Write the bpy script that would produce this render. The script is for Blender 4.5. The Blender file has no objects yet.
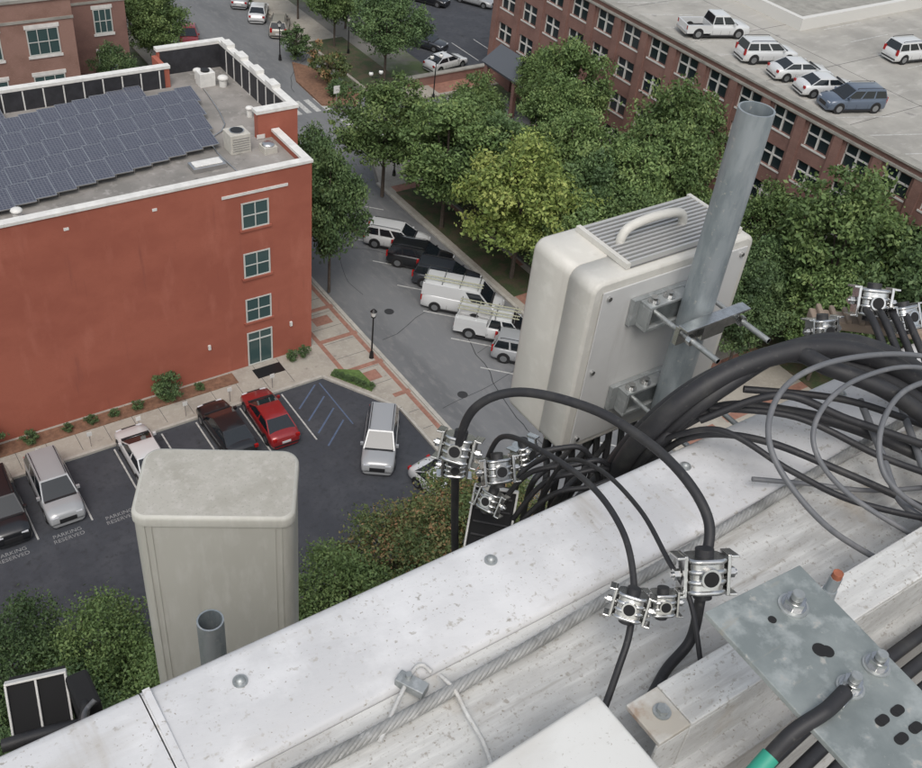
import bpy, math, random
import numpy as np
from mathutils import Vector, Matrix
random.seed(3); rng=np.random.default_rng(5)
col=bpy.context.scene.collection
# ------------------------------------------------------------------ materials
MATS={}
def mat(name,c,rough=.7,metal=0.,var=0.,scale=1.,c2=None,bump=0.,bscale=None,coat=0.,detail=6):
    if name in MATS: return MATS[name]
    m=bpy.data.materials.new(name);m.use_nodes=True;nt=m.node_tree;b=nt.nodes['Principled BSDF']
    b.inputs['Base Color'].default_value=(*c,1);b.inputs['Roughness'].default_value=rough;b.inputs['Metallic'].default_value=metal
    if coat: b.inputs['Coat Weight'].default_value=coat;b.inputs['Coat Roughness'].default_value=.06
    if var or c2:
        tc=nt.nodes.new('ShaderNodeTexCoord');n=nt.nodes.new('ShaderNodeTexNoise');n.inputs['Scale'].default_value=scale;n.inputs['Detail'].default_value=detail;n.inputs['Roughness'].default_value=.65
        nt.links.new(tc.outputs['Object'],n.inputs['Vector'])
        r=nt.nodes.new('ShaderNodeValToRGB');r.color_ramp.elements[0].position=.33;r.color_ramp.elements[1].position=.67
        a=c2 or tuple(x*(1-var) for x in c); z=c if c2 else tuple(min(1,x*(1+var)) for x in c)
        r.color_ramp.elements[0].color=(*a,1);r.color_ramp.elements[1].color=(*z,1)
        nt.links.new(n.outputs['Fac'],r.inputs['Fac']);nt.links.new(r.outputs['Color'],b.inputs['Base Color'])
    if bump:
        tc=nt.nodes.new('ShaderNodeTexCoord');n=nt.nodes.new('ShaderNodeTexNoise');n.inputs['Scale'].default_value=bscale or scale*4;n.inputs['Detail'].default_value=5
        nt.links.new(tc.outputs['Object'],n.inputs['Vector'])
        bp=nt.nodes.new('ShaderNodeBump');bp.inputs['Strength'].default_value=bump;bp.inputs['Distance'].default_value=.02
        nt.links.new(n.outputs['Fac'],bp.inputs['Height']);nt.links.new(bp.outputs['Normal'],b.inputs['Normal'])
    MATS[name]=m;return m
def layer_mat(name,base,layers,rough=.6,metal=0.,bump=None):
    """base colour + list of (colour, noise scale, lo, hi, stretch xyz)"""
    m=bpy.data.materials.new(name);m.use_nodes=True;nt=m.node_tree;b=nt.nodes['Principled BSDF']
    b.inputs['Roughness'].default_value=rough;b.inputs['Metallic'].default_value=metal
    tc=nt.nodes.new('ShaderNodeTexCoord');prev=None
    for (c,s,lo,hi,st) in layers:
        mp=nt.nodes.new('ShaderNodeMapping');mp.inputs['Scale'].default_value=st;nt.links.new(tc.outputs['Object'],mp.inputs['Vector'])
        n=nt.nodes.new('ShaderNodeTexNoise');n.inputs['Scale'].default_value=s;n.inputs['Detail'].default_value=6;n.inputs['Roughness'].default_value=.6
        nt.links.new(mp.outputs[0],n.inputs['Vector'])
        r=nt.nodes.new('ShaderNodeMapRange');r.inputs['From Min'].default_value=lo;r.inputs['From Max'].default_value=hi;nt.links.new(n.outputs['Fac'],r.inputs['Value'])
        mx=nt.nodes.new('ShaderNodeMix');mx.data_type='RGBA';nt.links.new(r.outputs[0],mx.inputs[0])
        if prev is None: mx.inputs[6].default_value=(*base,1)
        else: nt.links.new(prev,mx.inputs[6])
        mx.inputs[7].default_value=(*c,1);prev=mx.outputs[2]
    nt.links.new(prev,b.inputs['Base Color'])
    if bump:
        s,st,dist,stretch=bump
        mp=nt.nodes.new('ShaderNodeMapping');mp.inputs['Scale'].default_value=stretch;nt.links.new(tc.outputs['Object'],mp.inputs['Vector'])
        n=nt.nodes.new('ShaderNodeTexNoise');n.inputs['Scale'].default_value=s;n.inputs['Detail'].default_value=5;nt.links.new(mp.outputs[0],n.inputs['Vector'])
        bp=nt.nodes.new('ShaderNodeBump');bp.inputs['Strength'].default_value=st;bp.inputs['Distance'].default_value=dist
        nt.links.new(n.outputs['Fac'],bp.inputs['Height']);nt.links.new(bp.outputs['Normal'],b.inputs['Normal'])
    MATS[name]=m;return m
I3=(1,1,1)
asph=layer_mat('asphalt_lot',(.048,.052,.062),[((.070,.074,.084),.5,.45,.7,I3),((.036,.038,.044),3,.5,.75,I3),((.085,.088,.094),25,.6,.8,I3),((.028,.029,.032),.9,.62,.72,I3)],.85)
asphr=layer_mat('asphalt_road',(.175,.18,.185),[((.13,.135,.14),.25,.45,.65,(1,.25,1)),((.21,.21,.21),2.2,.5,.75,(1,.4,1)),((.11,.11,.115),14,.62,.8,I3)],.85)
conc=layer_mat('concrete_paving',(.38,.35,.30),[((.29,.265,.23),.7,.45,.7,I3),((.45,.42,.37),5,.5,.8,I3),((.22,.20,.18),2.5,.62,.75,I3)],.85)
kerbm=mat('kerb_concrete',(.42,.40,.36),.85,var=.15,scale=3)
brickpave=mat('brick_paving',(.30,.155,.115),.85,var=.2,scale=3)
grass=mat('grass',(.09,.15,.04),.9,var=.35,scale=4,bump=.5)
mulch=mat('mulch',(.20,.11,.07),.95,var=.3,scale=4,bump=.6)
bedm=layer_mat('ground_cover',(.05,.07,.03),[((.10,.075,.05),1.2,.45,.6,I3),((.08,.10,.04),6,.5,.7,I3)],.95)
groundm=layer_mat('ground_mix',(.20,.19,.17),[((.08,.11,.045),.06,.48,.56,I3),((.13,.12,.11),.5,.5,.7,I3)],.9)
redbrick=layer_mat('painted_red_brick',(.37,.115,.075),[((.32,.095,.062),.3,.42,.62,(1,1,1.5)),((.42,.145,.10),1.2,.55,.8,(1,1,.25)),((.30,.09,.06),9,.55,.75,(1,1,3)),((.27,.085,.06),.8,.62,.75,(2.5,1,.2))],.8)
whitep=mat('white_trim',(.70,.69,.66),.6,var=.12,scale=2)
roofm=layer_mat('roof_membrane',(.30,.28,.26),[((.20,.19,.175),.35,.45,.65,I3),((.37,.35,.33),2,.55,.75,I3),((.16,.15,.14),1.1,.62,.7,I3)],.9)
darkglass=mat('dark_glass',(.02,.03,.035),.12)
winglass=mat('window_glass',(.05,.09,.09),.12)
black=mat('black_plastic',(.012,.012,.013),.45)
matte=mat('matte_black',(.012,.012,.013),.85)
rubber=layer_mat('black_rubber',(.022,.022,.025),[((.045,.044,.043),18,.5,.75,I3),((.07,.068,.064),90,.62,.75,I3)],.55)
browbrick=layer_mat('brown_brick',(.24,.135,.112),[((.18,.10,.084),.4,.42,.65,(1,1,1.5)),((.30,.18,.15),6,.55,.75,(1,1,3))],.85)
pinkbrick=layer_mat('rose_brick',(.30,.18,.145),[((.24,.14,.11),.6,.45,.65,I3),((.36,.23,.19),7,.55,.75,(1,1,3))],.85)
deckm=layer_mat('deck_concrete',(.40,.385,.35),[((.29,.28,.255),.22,.42,.65,I3),((.47,.45,.42),1.5,.55,.75,(.3,1,1)),((.22,.21,.20),.9,.64,.74,I3)],.85)
dcoping=mat('coping_concrete',(.30,.29,.26),.8,var=.2,scale=1)
slate=mat('slate_metal',(.09,.10,.115),.5)
crackm=mat('crack_sealant',(.035,.035,.037),.6)
# ------------------------------------------------------------------ mesh builder
class MB:
    def __init__(s): s.v=[];s.f=[];s.m=[];s.sm=[];s.mats=[]
    def mi(s,m):
        if m not in s.mats: s.mats.append(m)
        return s.mats.index(m)
    def add(s,vs,fs,m,M=None,smooth=False):
        o=len(s.v);k=s.mi(m)
        for p in vs:
            p=Vector(p); s.v.append(tuple(M@p if M else p))
        for f in fs: s.f.append(tuple(i+o for i in f));s.m.append(k);s.sm.append(smooth)
    def box(s,x0,x1,y0,y1,z0,z1,m,M=None):
        s.add([(x0,y0,z0),(x1,y0,z0),(x1,y1,z0),(x0,y1,z0),(x0,y0,z1),(x1,y0,z1),(x1,y1,z1),(x0,y1,z1)],
              [(0,3,2,1),(4,5,6,7),(0,1,5,4),(1,2,6,5),(2,3,7,6),(3,0,4,7)],m,M)
    def poly(s,pts,m,M=None): s.add(pts,[tuple(range(len(pts)))],m,M)
    def cyl(s,p0,p1,r,m,n=16,r1=None,M=None,smooth=True):
        p0=Vector(p0);p1=Vector(p1);r1=r if r1 is None else r1
        a=(p1-p0).normalized();t=Vector((0,0,1)) if abs(a.z)<.9 else Vector((1,0,0))
        u=a.cross(t).normalized();w=a.cross(u)
        vs=[p0+(u*math.cos(2*math.pi*i/n)+w*math.sin(2*math.pi*i/n))*r for i in range(n)]+[p1+(u*math.cos(2*math.pi*i/n)+w*math.sin(2*math.pi*i/n))*r1 for i in range(n)]
        s.add(vs,[(i,(i+1)%n,n+(i+1)%n,n+i) for i in range(n)],m,M,smooth)
        s.add(vs[:n],[tuple(range(n))[::-1]],m,M);s.add(vs[n:],[tuple(range(n))],m,M)
    def pipe(s,p0,p1,r,ri,m,n=24):
        p0=Vector(p0);p1=Vector(p1)
        s.cyl_open(p0,p1,r,m,n);s.cyl_open(p1,p0,ri,m,n)
        c=lambda R,i:p1+Vector((math.cos(2*math.pi*i/n),math.sin(2*math.pi*i/n),0))*R
        vs=[c(r,i) for i in range(n)]+[c(ri,i) for i in range(n)]
        s.add(vs,[(i,(i+1)%n,n+(i+1)%n,n+i) for i in range(n)],m)
    def cyl_open(s,p0,p1,r,m,n):
        vs=[p+Vector((math.cos(2*math.pi*i/n),math.sin(2*math.pi*i/n),0))*r for p in (p0,p1) for i in range(n)]
        s.add(vs,[(i,(i+1)%n,n+(i+1)%n,n+i) for i in range(n)],m,None,True)
    def tube(s,pts,r,m,n=12,sub=8,M=None):
        P=[Vector(p) for p in pts]
        if len(P)>2 and sub>1:
            Q=[]
            for i in range(len(P)-1):
                p0=P[max(i-1,0)];p1=P[i];p2=P[i+1];p3=P[min(i+2,len(P)-1)]
                for j in range(sub):
                    t=j/sub
                    Q.append(.5*((2*p1)+(p2-p0)*t+(2*p0-5*p1+4*p2-p3)*t*t+(3*p1-p0-3*p2+p3)*t**3))
            Q.append(P[-1]);P=Q
        a=(P[1]-P[0]).normalized();t=Vector((0,0,1)) if abs(a.z)<.9 else Vector((1,0,0));u=a.cross(t).normalized()
        vs=[];N=len(P)
        for i,p in enumerate(P):
            d=(P[min(i+1,N-1)]-P[max(i-1,0)]).normalized()
            u=(u-d*u.dot(d)).normalized();w=d.cross(u)
            for k in range(n):
                an=2*math.pi*k/n;vs.append(p+(u*math.cos(an)+w*math.sin(an))*r)
        fs=[(i*n+k,i*n+(k+1)%n,(i+1)*n+(k+1)%n,(i+1)*n+k) for i in range(N-1) for k in range(n)]
        s.add(vs,fs,m,M,True);s.add(vs[:n],[tuple(range(n))],m,M);s.add(vs[-n:],[tuple(range(n))],m,M)
    def sphere(s,c,r,m,n=12,sc=(1,1,1),M=None):
        vs=[];h=n//2
        for i in range(h+1):
            th=math.pi*i/h
            for k in range(n): vs.append((c[0]+r*sc[0]*math.sin(th)*math.cos(2*math.pi*k/n),c[1]+r*sc[1]*math.sin(th)*math.sin(2*math.pi*k/n),c[2]+r*sc[2]*math.cos(th)))
        s.add(vs,[(i*n+k,(i+1)*n+k,(i+1)*n+(k+1)%n,i*n+(k+1)%n) for i in range(h) for k in range(n)],m,M,True)
    def mesh(s,name):
        me=bpy.data.meshes.new(name);me.from_pydata(s.v,[],s.f)
        for m in s.mats: me.materials.append(m)
        me.polygons.foreach_set('material_index',s.m);me.polygons.foreach_set('use_smooth',s.sm);me.validate();me.update();return me
    def obj(s,name,parent=None,bevel=0,seg=2):
        o=bpy.data.objects.new(name,s.mesh(name));col.objects.link(o)
        if parent: o.parent=parent
        if bevel:
            b=o.modifiers.new('b','BEVEL');b.width=bevel;b.segments=seg;b.limit_method='ANGLE';b.angle_limit=math.radians(40)
        return o
def empty(name,loc=(0,0,0),rz=0):
    e=bpy.data.objects.new(name,None);e.location=loc;e.rotation_euler=(0,0,rz);e.empty_display_size=.2;col.objects.link(e);return e
def sheet(name,pts,z,m):
    b=MB();b.poly([(x,y,z) for x,y in pts],m);return b.obj(name)
def rect(x0,x1,y0,y1): return [(x0,y0),(x1,y0),(x1,y1),(x0,y1)]
# ------------------------------------------------------------------ ground
sheet('ground',rect(-700,900,-300,1500),0,groundm)
b=MB()
b.poly([(27.4,-60,.008),(38.2,-60,.008),(38.2,62,.008),(40,66,.008),(58,66,.008),(58,74,.008),(46,74,.008),(45.5,79,.008),(46,220,.008),(35,220,.008),(34.4,78,.008),(30,75,.008),(-60,75,.008),(-60,66.5,.008),(26,66.5,.008),(27.4,63,.008)],asphr);b.obj('street')
sheet('parking_lot_asphalt',[(-40,28),(25.6,28),(25.6,37.6),(24.6,39.4),(22.9,42.3),(-40,42.3)],.008,asph)
sheet('parking_lot_asphalt',rect(55,120,78.5,200),.008,asph)
sheet('parking_lot_asphalt',rect(62,100,-50,19),.008,asph)
# crack sealant, manhole covers
b=MB()
def crack(x,y,a,n,m,z,wd):
    for k in range(n):
        L=random.uniform(.5,1.3);M=Matrix.Translation((x,y,0))@Matrix.Rotation(a,4,'Z');b.poly([(0,-wd,z),(L,-wd*.8,z),(L,wd*.8,z),(0,wd,z)],m,M)
        x+=L*math.cos(a);y+=L*math.sin(a);a+=random.uniform(-.35,.35)
crack(31.5,30,1.55,28,crackm,.0125,.03);crack(28.2,44,.1,7,crackm,.0126,.025);crack(29,55,-.1,8,crackm,.0127,.025);crack(33,40,.3,5,crackm,.0124,.02);crack(28,36.5,.15,8,crackm,.0128,.02);crack(40,80,1.4,18,crackm,.0125,.03);crack(29.6,49,1.7,9,crackm,.0123,.02)
b.obj('road_cracks')
b=MB()
for x,y in ((30.2,46.5),(33.5,58),(29.8,37),(12.9,34.5)): b.cyl((x,y,.009),(x,y,.016),.33,crackm,24)
b.obj('manhole_cover')
def slab(name,pts,z,m,parent=None):
    b=MB();n=len(pts)
    b.add([(x,y,0) for x,y in pts]+[(x,y,z) for x,y in pts],[tuple(range(n,2*n))]+[(i,(i+1)%n,n+(i+1)%n,n+i) for i in range(n)],m)
    return b.obj(name,parent)
slab('sidewalk',[(-40,42.5),(22.8,42.5),(24.7,39.5),(25.8,37.6),(25.8,28),(27.1,28),(27.1,63),(26,66.2),(23.6,66.2),(23.6,45.3),(-40,45.3)],.13,conc)
slab('sidewalk',[(38.5,-50),(59.3,-50),(59.3,38),(42.2,38),(42.2,62),(59.3,62),(59.3,65.7),(40,65.7),(38.5,62)],.13,conc)
slab('sidewalk',[(46.3,74.3),(59.3,74.3),(59.3,77),(50,77),(50,220),(46.3,220)],.13,conc)
slab('sidewalk',[(24,75.3),(30,75.3),(34.1,78.3),(34.7,220),(31,220),(30,79),(24,78)],.13,conc)
b=MB()
for pts in ([(-40,42.3),(22.9,42.3),(24.6,39.4),(25.6,37.6),(25.6,28)],):
    for (x0,y0),(x1,y1) in zip(pts[:-1],pts[1:]):
        L=math.hypot(x1-x0,y1-y0);M=Matrix.Translation((x0,y0,0))@Matrix.Rotation(math.atan2(y1-y0,x1-x0),4,'Z');b.box(0,L,0,.18,0,.15,kerbm,M)
b.box(27.12,27.38,28,63,0,.15,kerbm);b.box(38.22,38.48,-50,62,0,.15,kerbm);b.box(34.2,34.4,79,200,0,.15,kerbm)
b.obj('kerb')
b=MB()
for y in (38.6,41.9,45.2,48.5,51.8,55.1): b.box(25.9 if y<39.5 else 24.2,27.05,y,y+.35,.13,.136,brickpave)
b.box(26.65,26.95,28.2,62,.13,.1365,brickpave)
b.box(24.15,24.45,42,62,.13,.1362,brickpave)
for y in (40.6,47): b.box(25.0,26.2,y,y+.9,.13,.1372,brickpave)
for k in range(14): b.box(39.0,42.0,5+k*4.2,6.4+k*4.2,.13,.136,brickpave)
for k in range(8): b.box(43.0,57.5,6+k*4.2,6.6+k*4.2,.13,.1363,brickpave)
b.box(50,59,62.2,65.4,.13,.1362,brickpave);b.box(52.5,59.2,74.6,76.8,.13,.1362,brickpave);b.obj('brick_paving')
b=MB()
for x in np.arange(-38,22,1.6): b.box(x,x+.025,42.7,45.2,.13,.1338,asph)
for y in np.arange(29,62,1.6): b.box(25.9 if y<39.5 else 24.5,26.6,y,y+.025,.13,.1338,asph)
b.obj('paving_joints')
slab('planting_bed',[(23.4,42.2),(24.9,39.7),(25.3,40.1),(25.2,41.8),(23.9,42.6)],.2,grass)
slab('planting_bed',[(41,76.5),(44,75.2),(45.3,77.2),(44.8,83),(42.8,86),(41.2,82)],.18,mulch)
slab('planting_bed',[(-30,44.1),(18.2,44.1),(18.2,45.1),(-30,45.1)],.17,mulch)
slab('planting_bed',[(38.9,44),(41.6,44),(41.6,60),(38.9,60)],.18,bedm)
slab('planting_bed',rect(42.6,58.9,38.2,61.5),.16,bedm)
slab('planting_bed',rect(50.5,56.5,20,36),.19,bedm)
slab('planting_bed',rect(-40,25.8,10,27.8),.16,bedm)
slab('planting_bed',rect(46.6,50.5,77.5,90),.16,bedm)
# markings
wl=mat('road_paint',(.46,.46,.44),.7,var=.3,scale=5)
wl2=mat('worn_lettering',(.25,.25,.25),.8,var=.4,scale=8)
bl=mat('blue_paint',(.09,.125,.20),.7,var=.2,scale=6)
b=MB()
for x in (-6.3,-3.6,-.9,1.8,4.5,7.2,9.9,12.6,14.65,17.35,20.05): b.box(x-.045,x+.045,37.6,42.1,.008,.013,wl)
for y in (38.4,39.6,40.8,42): b.box(-.05,.05,-1.2,1.2,.008,.0133,bl,Matrix.Translation((21.3,y-.8,0))@Matrix.Rotation(math.radians(-50),4,'Z'))
b.box(22.5,22.58,37.8,42,.008,.0132,bl)
for k in range(16):
    M=Matrix.Translation((34.6,30+k*3.42-.4,0))@Matrix.Rotation(math.radians(-45),4,'Z');b.box(-3.2,3.0,-.05,.05,.008,.013,wl,M)
for k in range(9): b.box(36.2+k*.95,36.7+k*.95,75.6,78.2,.008,.013,wl)
for k in range(8): b.box(41.2,43.8,66.6+k*.9,67.05+k*.9,.008,.013,wl)
for k in range(12): b.box(58+k*2.8,58.1+k*2.8,80,85,.0085,.0135,wl)
b.obj('road_markings')
for (x,y) in ((.4,37.25),(3.15,37.25),(5.85,37.25),(8.5,37.25)):
    cu=bpy.data.curves.new('t','FONT');cu.body='PARKING\nRESERVED';cu.size=.34;cu.align_x='CENTER';o=bpy.data.objects.new('t',cu);col.objects.link(o)
    bpy.context.view_layer.update();me=bpy.data.meshes.new_from_object(o);bpy.data.objects.remove(o)
    o=bpy.data.objects.new('pavement_lettering',me);o.location=(x,y,.014);me.materials.append(wl2);col.objects.link(o)
# ------------------------------------------------------------------ red brick building
E=empty('brick_building')
X0,X1,Y0,ZR,ZP=-30,23.7,45.3,12.7,13.1
XB=25.0;YB=49.6;YC=60.2;YD=58.4;ZH=14.25
b=MB()
b.box(X0,X1,Y0,YB,0,ZR-.02,redbrick);b.box(X0,XB,YB,YC,0,ZR-.021,redbrick)
b.box(X0,X1,Y0,Y0+.35,ZR-.02,ZP,redbrick);b.box(X1-.35,X1,Y0+.35,YB,ZR-.02,ZP,redbrick)
b.box(22.5,XB,YB,YB+.5,ZR-.02,ZH,redbrick);b.box(XB-.35,XB,YB+.5,YC,ZR-.02,ZH,redbrick)
b.box(20.6,XB-.35,YC-.35,YC,ZR-.02,ZH,redbrick);b.box(X0,20.6,YD-.35,YD,ZR-.02,13.9,redbrick);b.box(20.3,20.6,YD,YC,ZR-.02,13.9,redbrick)
b.obj('walls',E)
b=MB();b.box(X0+.36,X1-.36,Y0+.36,YB,ZR-.01,ZR+.02,roofm);b.box(X0+.36,22.45,YB,YB+.5,ZR-.01,ZR+.02,roofm);b.box(X0+.36,XB-.36,YB+.5,YD-.4,ZR-.01,ZR+.02,roofm);b.box(20.61,XB-.36,YD-.4,YC-.36,ZR-.01,ZR+.02,roofm);b.obj('roof',E)
b=MB()
b.box(X0,X1+.06,Y0-.06,Y0+.42,ZP,ZP+.16,whitep);b.box(X1-.42,X1+.06,Y0+.42,YB-.06,ZP,ZP+.16,whitep)
b.box(22.4,XB+.06,YB-.06,YB+.56,ZH,ZH+.2,whitep);b.box(XB-.42,XB+.06,YB+.56,YC+.06,ZH,ZH+.2,whitep)
b.box(20.5,XB-.42,YC-.4,YC+.06,ZH,ZH+.2,whitep);b.box(X0,20.66,YD-.4,YD+.06,13.9,14.08,whitep)
for y in (52,54.2,56.4,58.4): b.box(XB-.46,XB+.1,y,y+.9,ZH+.2,ZH+.42,whitep)
b.box(22.4,22.9,YB-.03,YB-.001,ZR+.05,ZR+.3,whitep)
b.box(18.3,22.2,Y0-.05,Y0,12.0,12.16,whitep)
b.obj('parapet_caps',E)
blk=mat('black_membrane',(.03,.03,.035),.6,var=.3,scale=2)
b=MB();b.box(X0,20.25,YD-.4,YD-.352,ZR+.02,13.88,blk);b.box(20.7,XB-.4,YC-.4,YC-.352,ZR+.02,ZH-.02,blk);b.box(XB-.4,XB-.352,YB+.57,YC-.4,ZR+.02,ZH-.02,blk)
for x in np.arange(-10,20,1.15): b.box(x,x+.07,YD-.43,YD-.402,ZR+.02,13.86,whitep)
for y in np.arange(50.6,YC-.5,1.15): b.box(XB-.44,XB-.402,y,y+.07,ZR+.02,ZH-.05,whitep)
b.obj('parapet_lining',E)
frame=mat('window_frame',(.55,.56,.53),.5)
b=MB()
def win(b,x0,x1,z0,z1,y,nx=2,nz=2,sill=True):
    b.box(x0,x1,y-.012,y,z0,z1,winglass)
    t=.07
    b.box(x0-.02,x0+t,y-.05,y-.012,z0,z1,frame);b.box(x1-t,x1+.02,y-.05,y-.012,z0,z1,frame)
    b.box(x0+t,x1-t,y-.05,y-.012,z0,z0+t,frame);b.box(x0+t,x1-t,y-.05,y-.012,z1-t,z1,frame)
    for i in range(1,nx):
        x=x0+(x1-x0)*i/nx;b.box(x-.03,x+.03,y-.045,y-.012,z0+t,z1-t,frame)
    for i in range(1,nz):
        z=z0+(z1-z0)*i/nz;b.box(x0+t,x1-t,y-.042,y-.012,z-.03,z+.03,frame)
    if sill: b.box(x0-.15,x1+.15,y-.1,y,z0-.14,z0-.001,redbrick)
for z in (9.85,6.6,3.45): win(b,19.4,21.0,z,z+1.65,Y0)
win(b,19.4,21.0,.15,2.65,Y0,2,1,False)
b.box(19.45,20.95,Y0-.055,Y0-.013,2.0,2.08,frame)
b.obj('windows',E)
b=MB();b.box(19.4,21.2,43.9,44.8,.13,.15,black);b.obj('door_mat',E)
b=MB()
for x in np.arange(-8,18,4.5): b.box(x,x+.25,Y0-.03,Y0,12.2,12.35,whitep);
b.box(16.9,17.05,Y0-.12,Y0,2.3,2.6,whitep);b.box(22.2,22.35,Y0-.12,Y0,2.3,2.6,whitep)
b.obj('wall_vents',E)
# solar panels
pv=bpy.data.materials.new('solar_cells');pv.use_nodes=True;nt=pv.node_tree;p=nt.nodes['Principled BSDF'];p.inputs['Roughness'].default_value=.22
tc=nt.nodes.new('ShaderNodeTexCoord');br=nt.nodes.new('ShaderNodeTexBrick');br.offset=0;br.inputs['Scale'].default_value=1
for k,vv in (('Color1',(.060,.066,.092,1)),('Color2',(.078,.084,.110,1)),('Mortar',(.17,.18,.21,1))): br.inputs[k].default_value=vv
br.inputs['Mortar Size'].default_value=.012;br.inputs['Brick Width'].default_value=.165;br.inputs['Row Height'].default_value=.165
nt.links.new(tc.outputs['Object'],br.inputs['Vector']);nt.links.new(br.outputs['Color'],p.inputs['Base Color'])
alu=mat('aluminium',(.6,.6,.6),.35,1)
S=empty('solar_array');b=MB()
for j in range(6):
    for i in range(-8,12):
        x=7.3+i*1.06+j*.42;y=46.9+j*1.85+i*.22
        if y>56.2 or y<45.75: continue
        M=Matrix.Translation((x,y,ZR+.35))@Matrix.Rotation(math.radians(9+random.uniform(-.6,.6)),4,'X')
        b.box(0,1.0,0,1.55,0,.04,pv,M)
        b.box(0,1.0,-.035,0,-.01,.05,alu,M);b.box(0,1.0,1.55,1.585,-.01,.05,alu,M);b.box(-.025,0,-.03,1.58,-.01,.05,alu,M);b.box(1.0,1.025,-.03,1.58,-.01,.05,alu,M)
        b.box(.1,.15,.1,.15,-.4,0,alu,M);b.box(.85,.9,1.4,1.45,-.6,0,alu,M)
b.obj('panels',S)
U=empty('rooftop_ac_unit');b=MB();ag=mat('unit_beige',(.50,.48,.43),.6,var=.1,scale=3)
b.box(20.3,21.5,48.4,49.5,ZR,ZR+1.15,ag);b.obj('casing',U,.04)
b=MB();b.cyl((20.9,48.95,ZR+1.15),(20.9,48.95,ZR+1.2),.42,alu);b.cyl((20.9,48.95,ZR+1.2),(20.9,48.95,ZR+1.215),.36,black)
for k in range(6): b.box(20.4,21.4,48.37,48.4,ZR+.2+k*.14,ZR+.24+k*.14,alu)
b.obj('fan_and_louvres',U)
b=MB();b.box(17.6,19.5,47.2,48.1,ZR,ZR+.3,alu);b.box(17.75,19.35,47.33,47.97,ZR+.3,ZR+.36,whitep);b.obj('roof_skylight',None,.03)
for (x,y,s) in ((8.2,46.3,.3),(23.3,52.5,.25),(23.6,57.0,.35),(22.6,58.6,.3)):
    b=MB();b.cyl((x,y,ZR),(x,y,ZR+.5),s*.7,whitep);b.sphere((x,y,ZR+.55),s,whitep,12,(1,1,.5));b.obj('roof_vent')
b=MB();b.box(22.0,22.8,47.7,48.5,ZR,ZR+.4,ag);b.sphere((22.4,48.1,ZR+.42),.38,alu,14,(1,1,.45));b.obj('roof_hatch',None,.02)
b=MB();b.box(22.2,23.2,57.2,58.0,ZR,ZR+.9,whitep);b.cyl((22.7,57.6,ZR+.9),(22.7,57.6,ZR+1.0),.28,black);b.obj('rooftop_exhaust_fan',None,.03)
b=MB();b.tube([(19.8,46.4,ZR+.06),(19.8,50.2,ZR+.06),(21.5,52.0,ZR+.06),(22.3,57,ZR+.06)],.05,alu,8,3);b.obj('roof_conduit')
# ------------------------------------------------------------------ parking garage
G=empty('parking_garage')
XF=59.4;ya,yb=16,76.2;ZD=11.5;ZT=12.35
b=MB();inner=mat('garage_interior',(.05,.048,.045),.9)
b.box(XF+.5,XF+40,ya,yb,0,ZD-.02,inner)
fl=[1.2,4.2,7.2,10.0]
bay=3.3;wh=1.65
ys=list(np.arange(yb,ya,-bay))
prev=0
for z in fl:
    b.box(XF,XF+.5,ya,yb,prev,z,browbrick);prev=z+wh
b.box(XF,XF+.5,ya,yb,prev,ZT,browbrick)
for y in ys:
    for z in fl: b.box(XF+.0005,XF+.5,y-.62,y+.62,z-.001,z+wh+.001,browbrick)
    b.box(XF-.18,XF,y-.35,y+.35,0,ZT-.56,browbrick)
b.box(XF,XF+40,yb,yb+.4,0,ZT,browbrick);b.box(XF+39.6,XF+40,ya,yb,ZD,ZT,dcoping)
b.obj('walls',G)
b=MB();gw=mat('garage_frame',(.62,.61,.58),.6)
for y in ys[:-1]:
    y0=y-bay+.62;y1=y-.62;ym=(y0+y1)/2
    for z in fl:
        b.box(XF+.22,XF+.24,y0,y1,z,z+wh,darkglass)
        b.box(XF+.1,XF+.22,ym-.07,ym+.07,z,z+wh,gw)
        b.box(XF+.12,XF+.22,y0,ym-.07,z+wh*.52,z+wh*.52+.1,gw);b.box(XF+.12,XF+.22,ym+.07,y1,z+wh*.52,z+wh*.52+.1,gw)
        b.box(XF-.05,XF+.1,y0-.08,y1+.08,z-.13,z-.002,gw)
        b.box(XF+.12,XF+.22,y0,y0+.06,z,z+wh,gw);b.box(XF+.12,XF+.22,y1-.06,y1,z,z+wh,gw)
b.obj('windows',G)
b=MB()
b.box(XF-.2,XF+.75,ya,yb+.4,ZT,ZT+.14,dcoping);b.box(XF-.21,XF-.003,ya,yb+.4,ZT-.55,ZT-.40,dcoping);b.obj('coping',G)
b=MB();b.box(XF+.51,XF+39.5,ya,yb-.01,ZD-.015,ZD,deckm);b.obj('roof_deck',G)
b=MB()
for k in range(14): 
    M=Matrix.Translation((64.4,28+k*3.0+1.5,ZD))@Matrix.Rotation(math.radians(-20),4,'Z');b.box(-2.6,2.6,-.05,.05,0,.006,wl,M)
b.box(61.9,62.02,20,75,ZD,ZD+.0055,wl)
for k in range(14): b.box(76,81,28.7+k*2.9,28.8+k*2.9,ZD,ZD+.006,wl)
for k in range(7): b.box(XF+.8,XF+39,22+k*8,22.04+k*8,ZD,ZD+.0045,crackm)
b.box(70.5,70.54,16.2,75,ZD,ZD+.005,crackm)
b.obj('deck_markings',G)
b=MB();b.box(73.5,74.0,53,75,ZD,ZD+1.0,gw);b.box(73.5,95,52.5,53,ZD,ZD+1.0,gw);b.box(75,98,53.2,75,ZD,ZD+.5,dcoping);b.obj('ramp_walls',G)
b=MB();b.box(55.9,59.1,67.6,72.6,3.3,3.6,slate);b.add([(55.7,67.4,3.6),(59.1,67.4,3.6),(59.1,72.8,3.6),(55.7,72.8,3.6),(57.8,67.4,4.9),(57.8,72.8,4.9)],[(0,1,4),(2,3,5),(0,4,5,3),(1,2,5,4)],slate)
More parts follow.
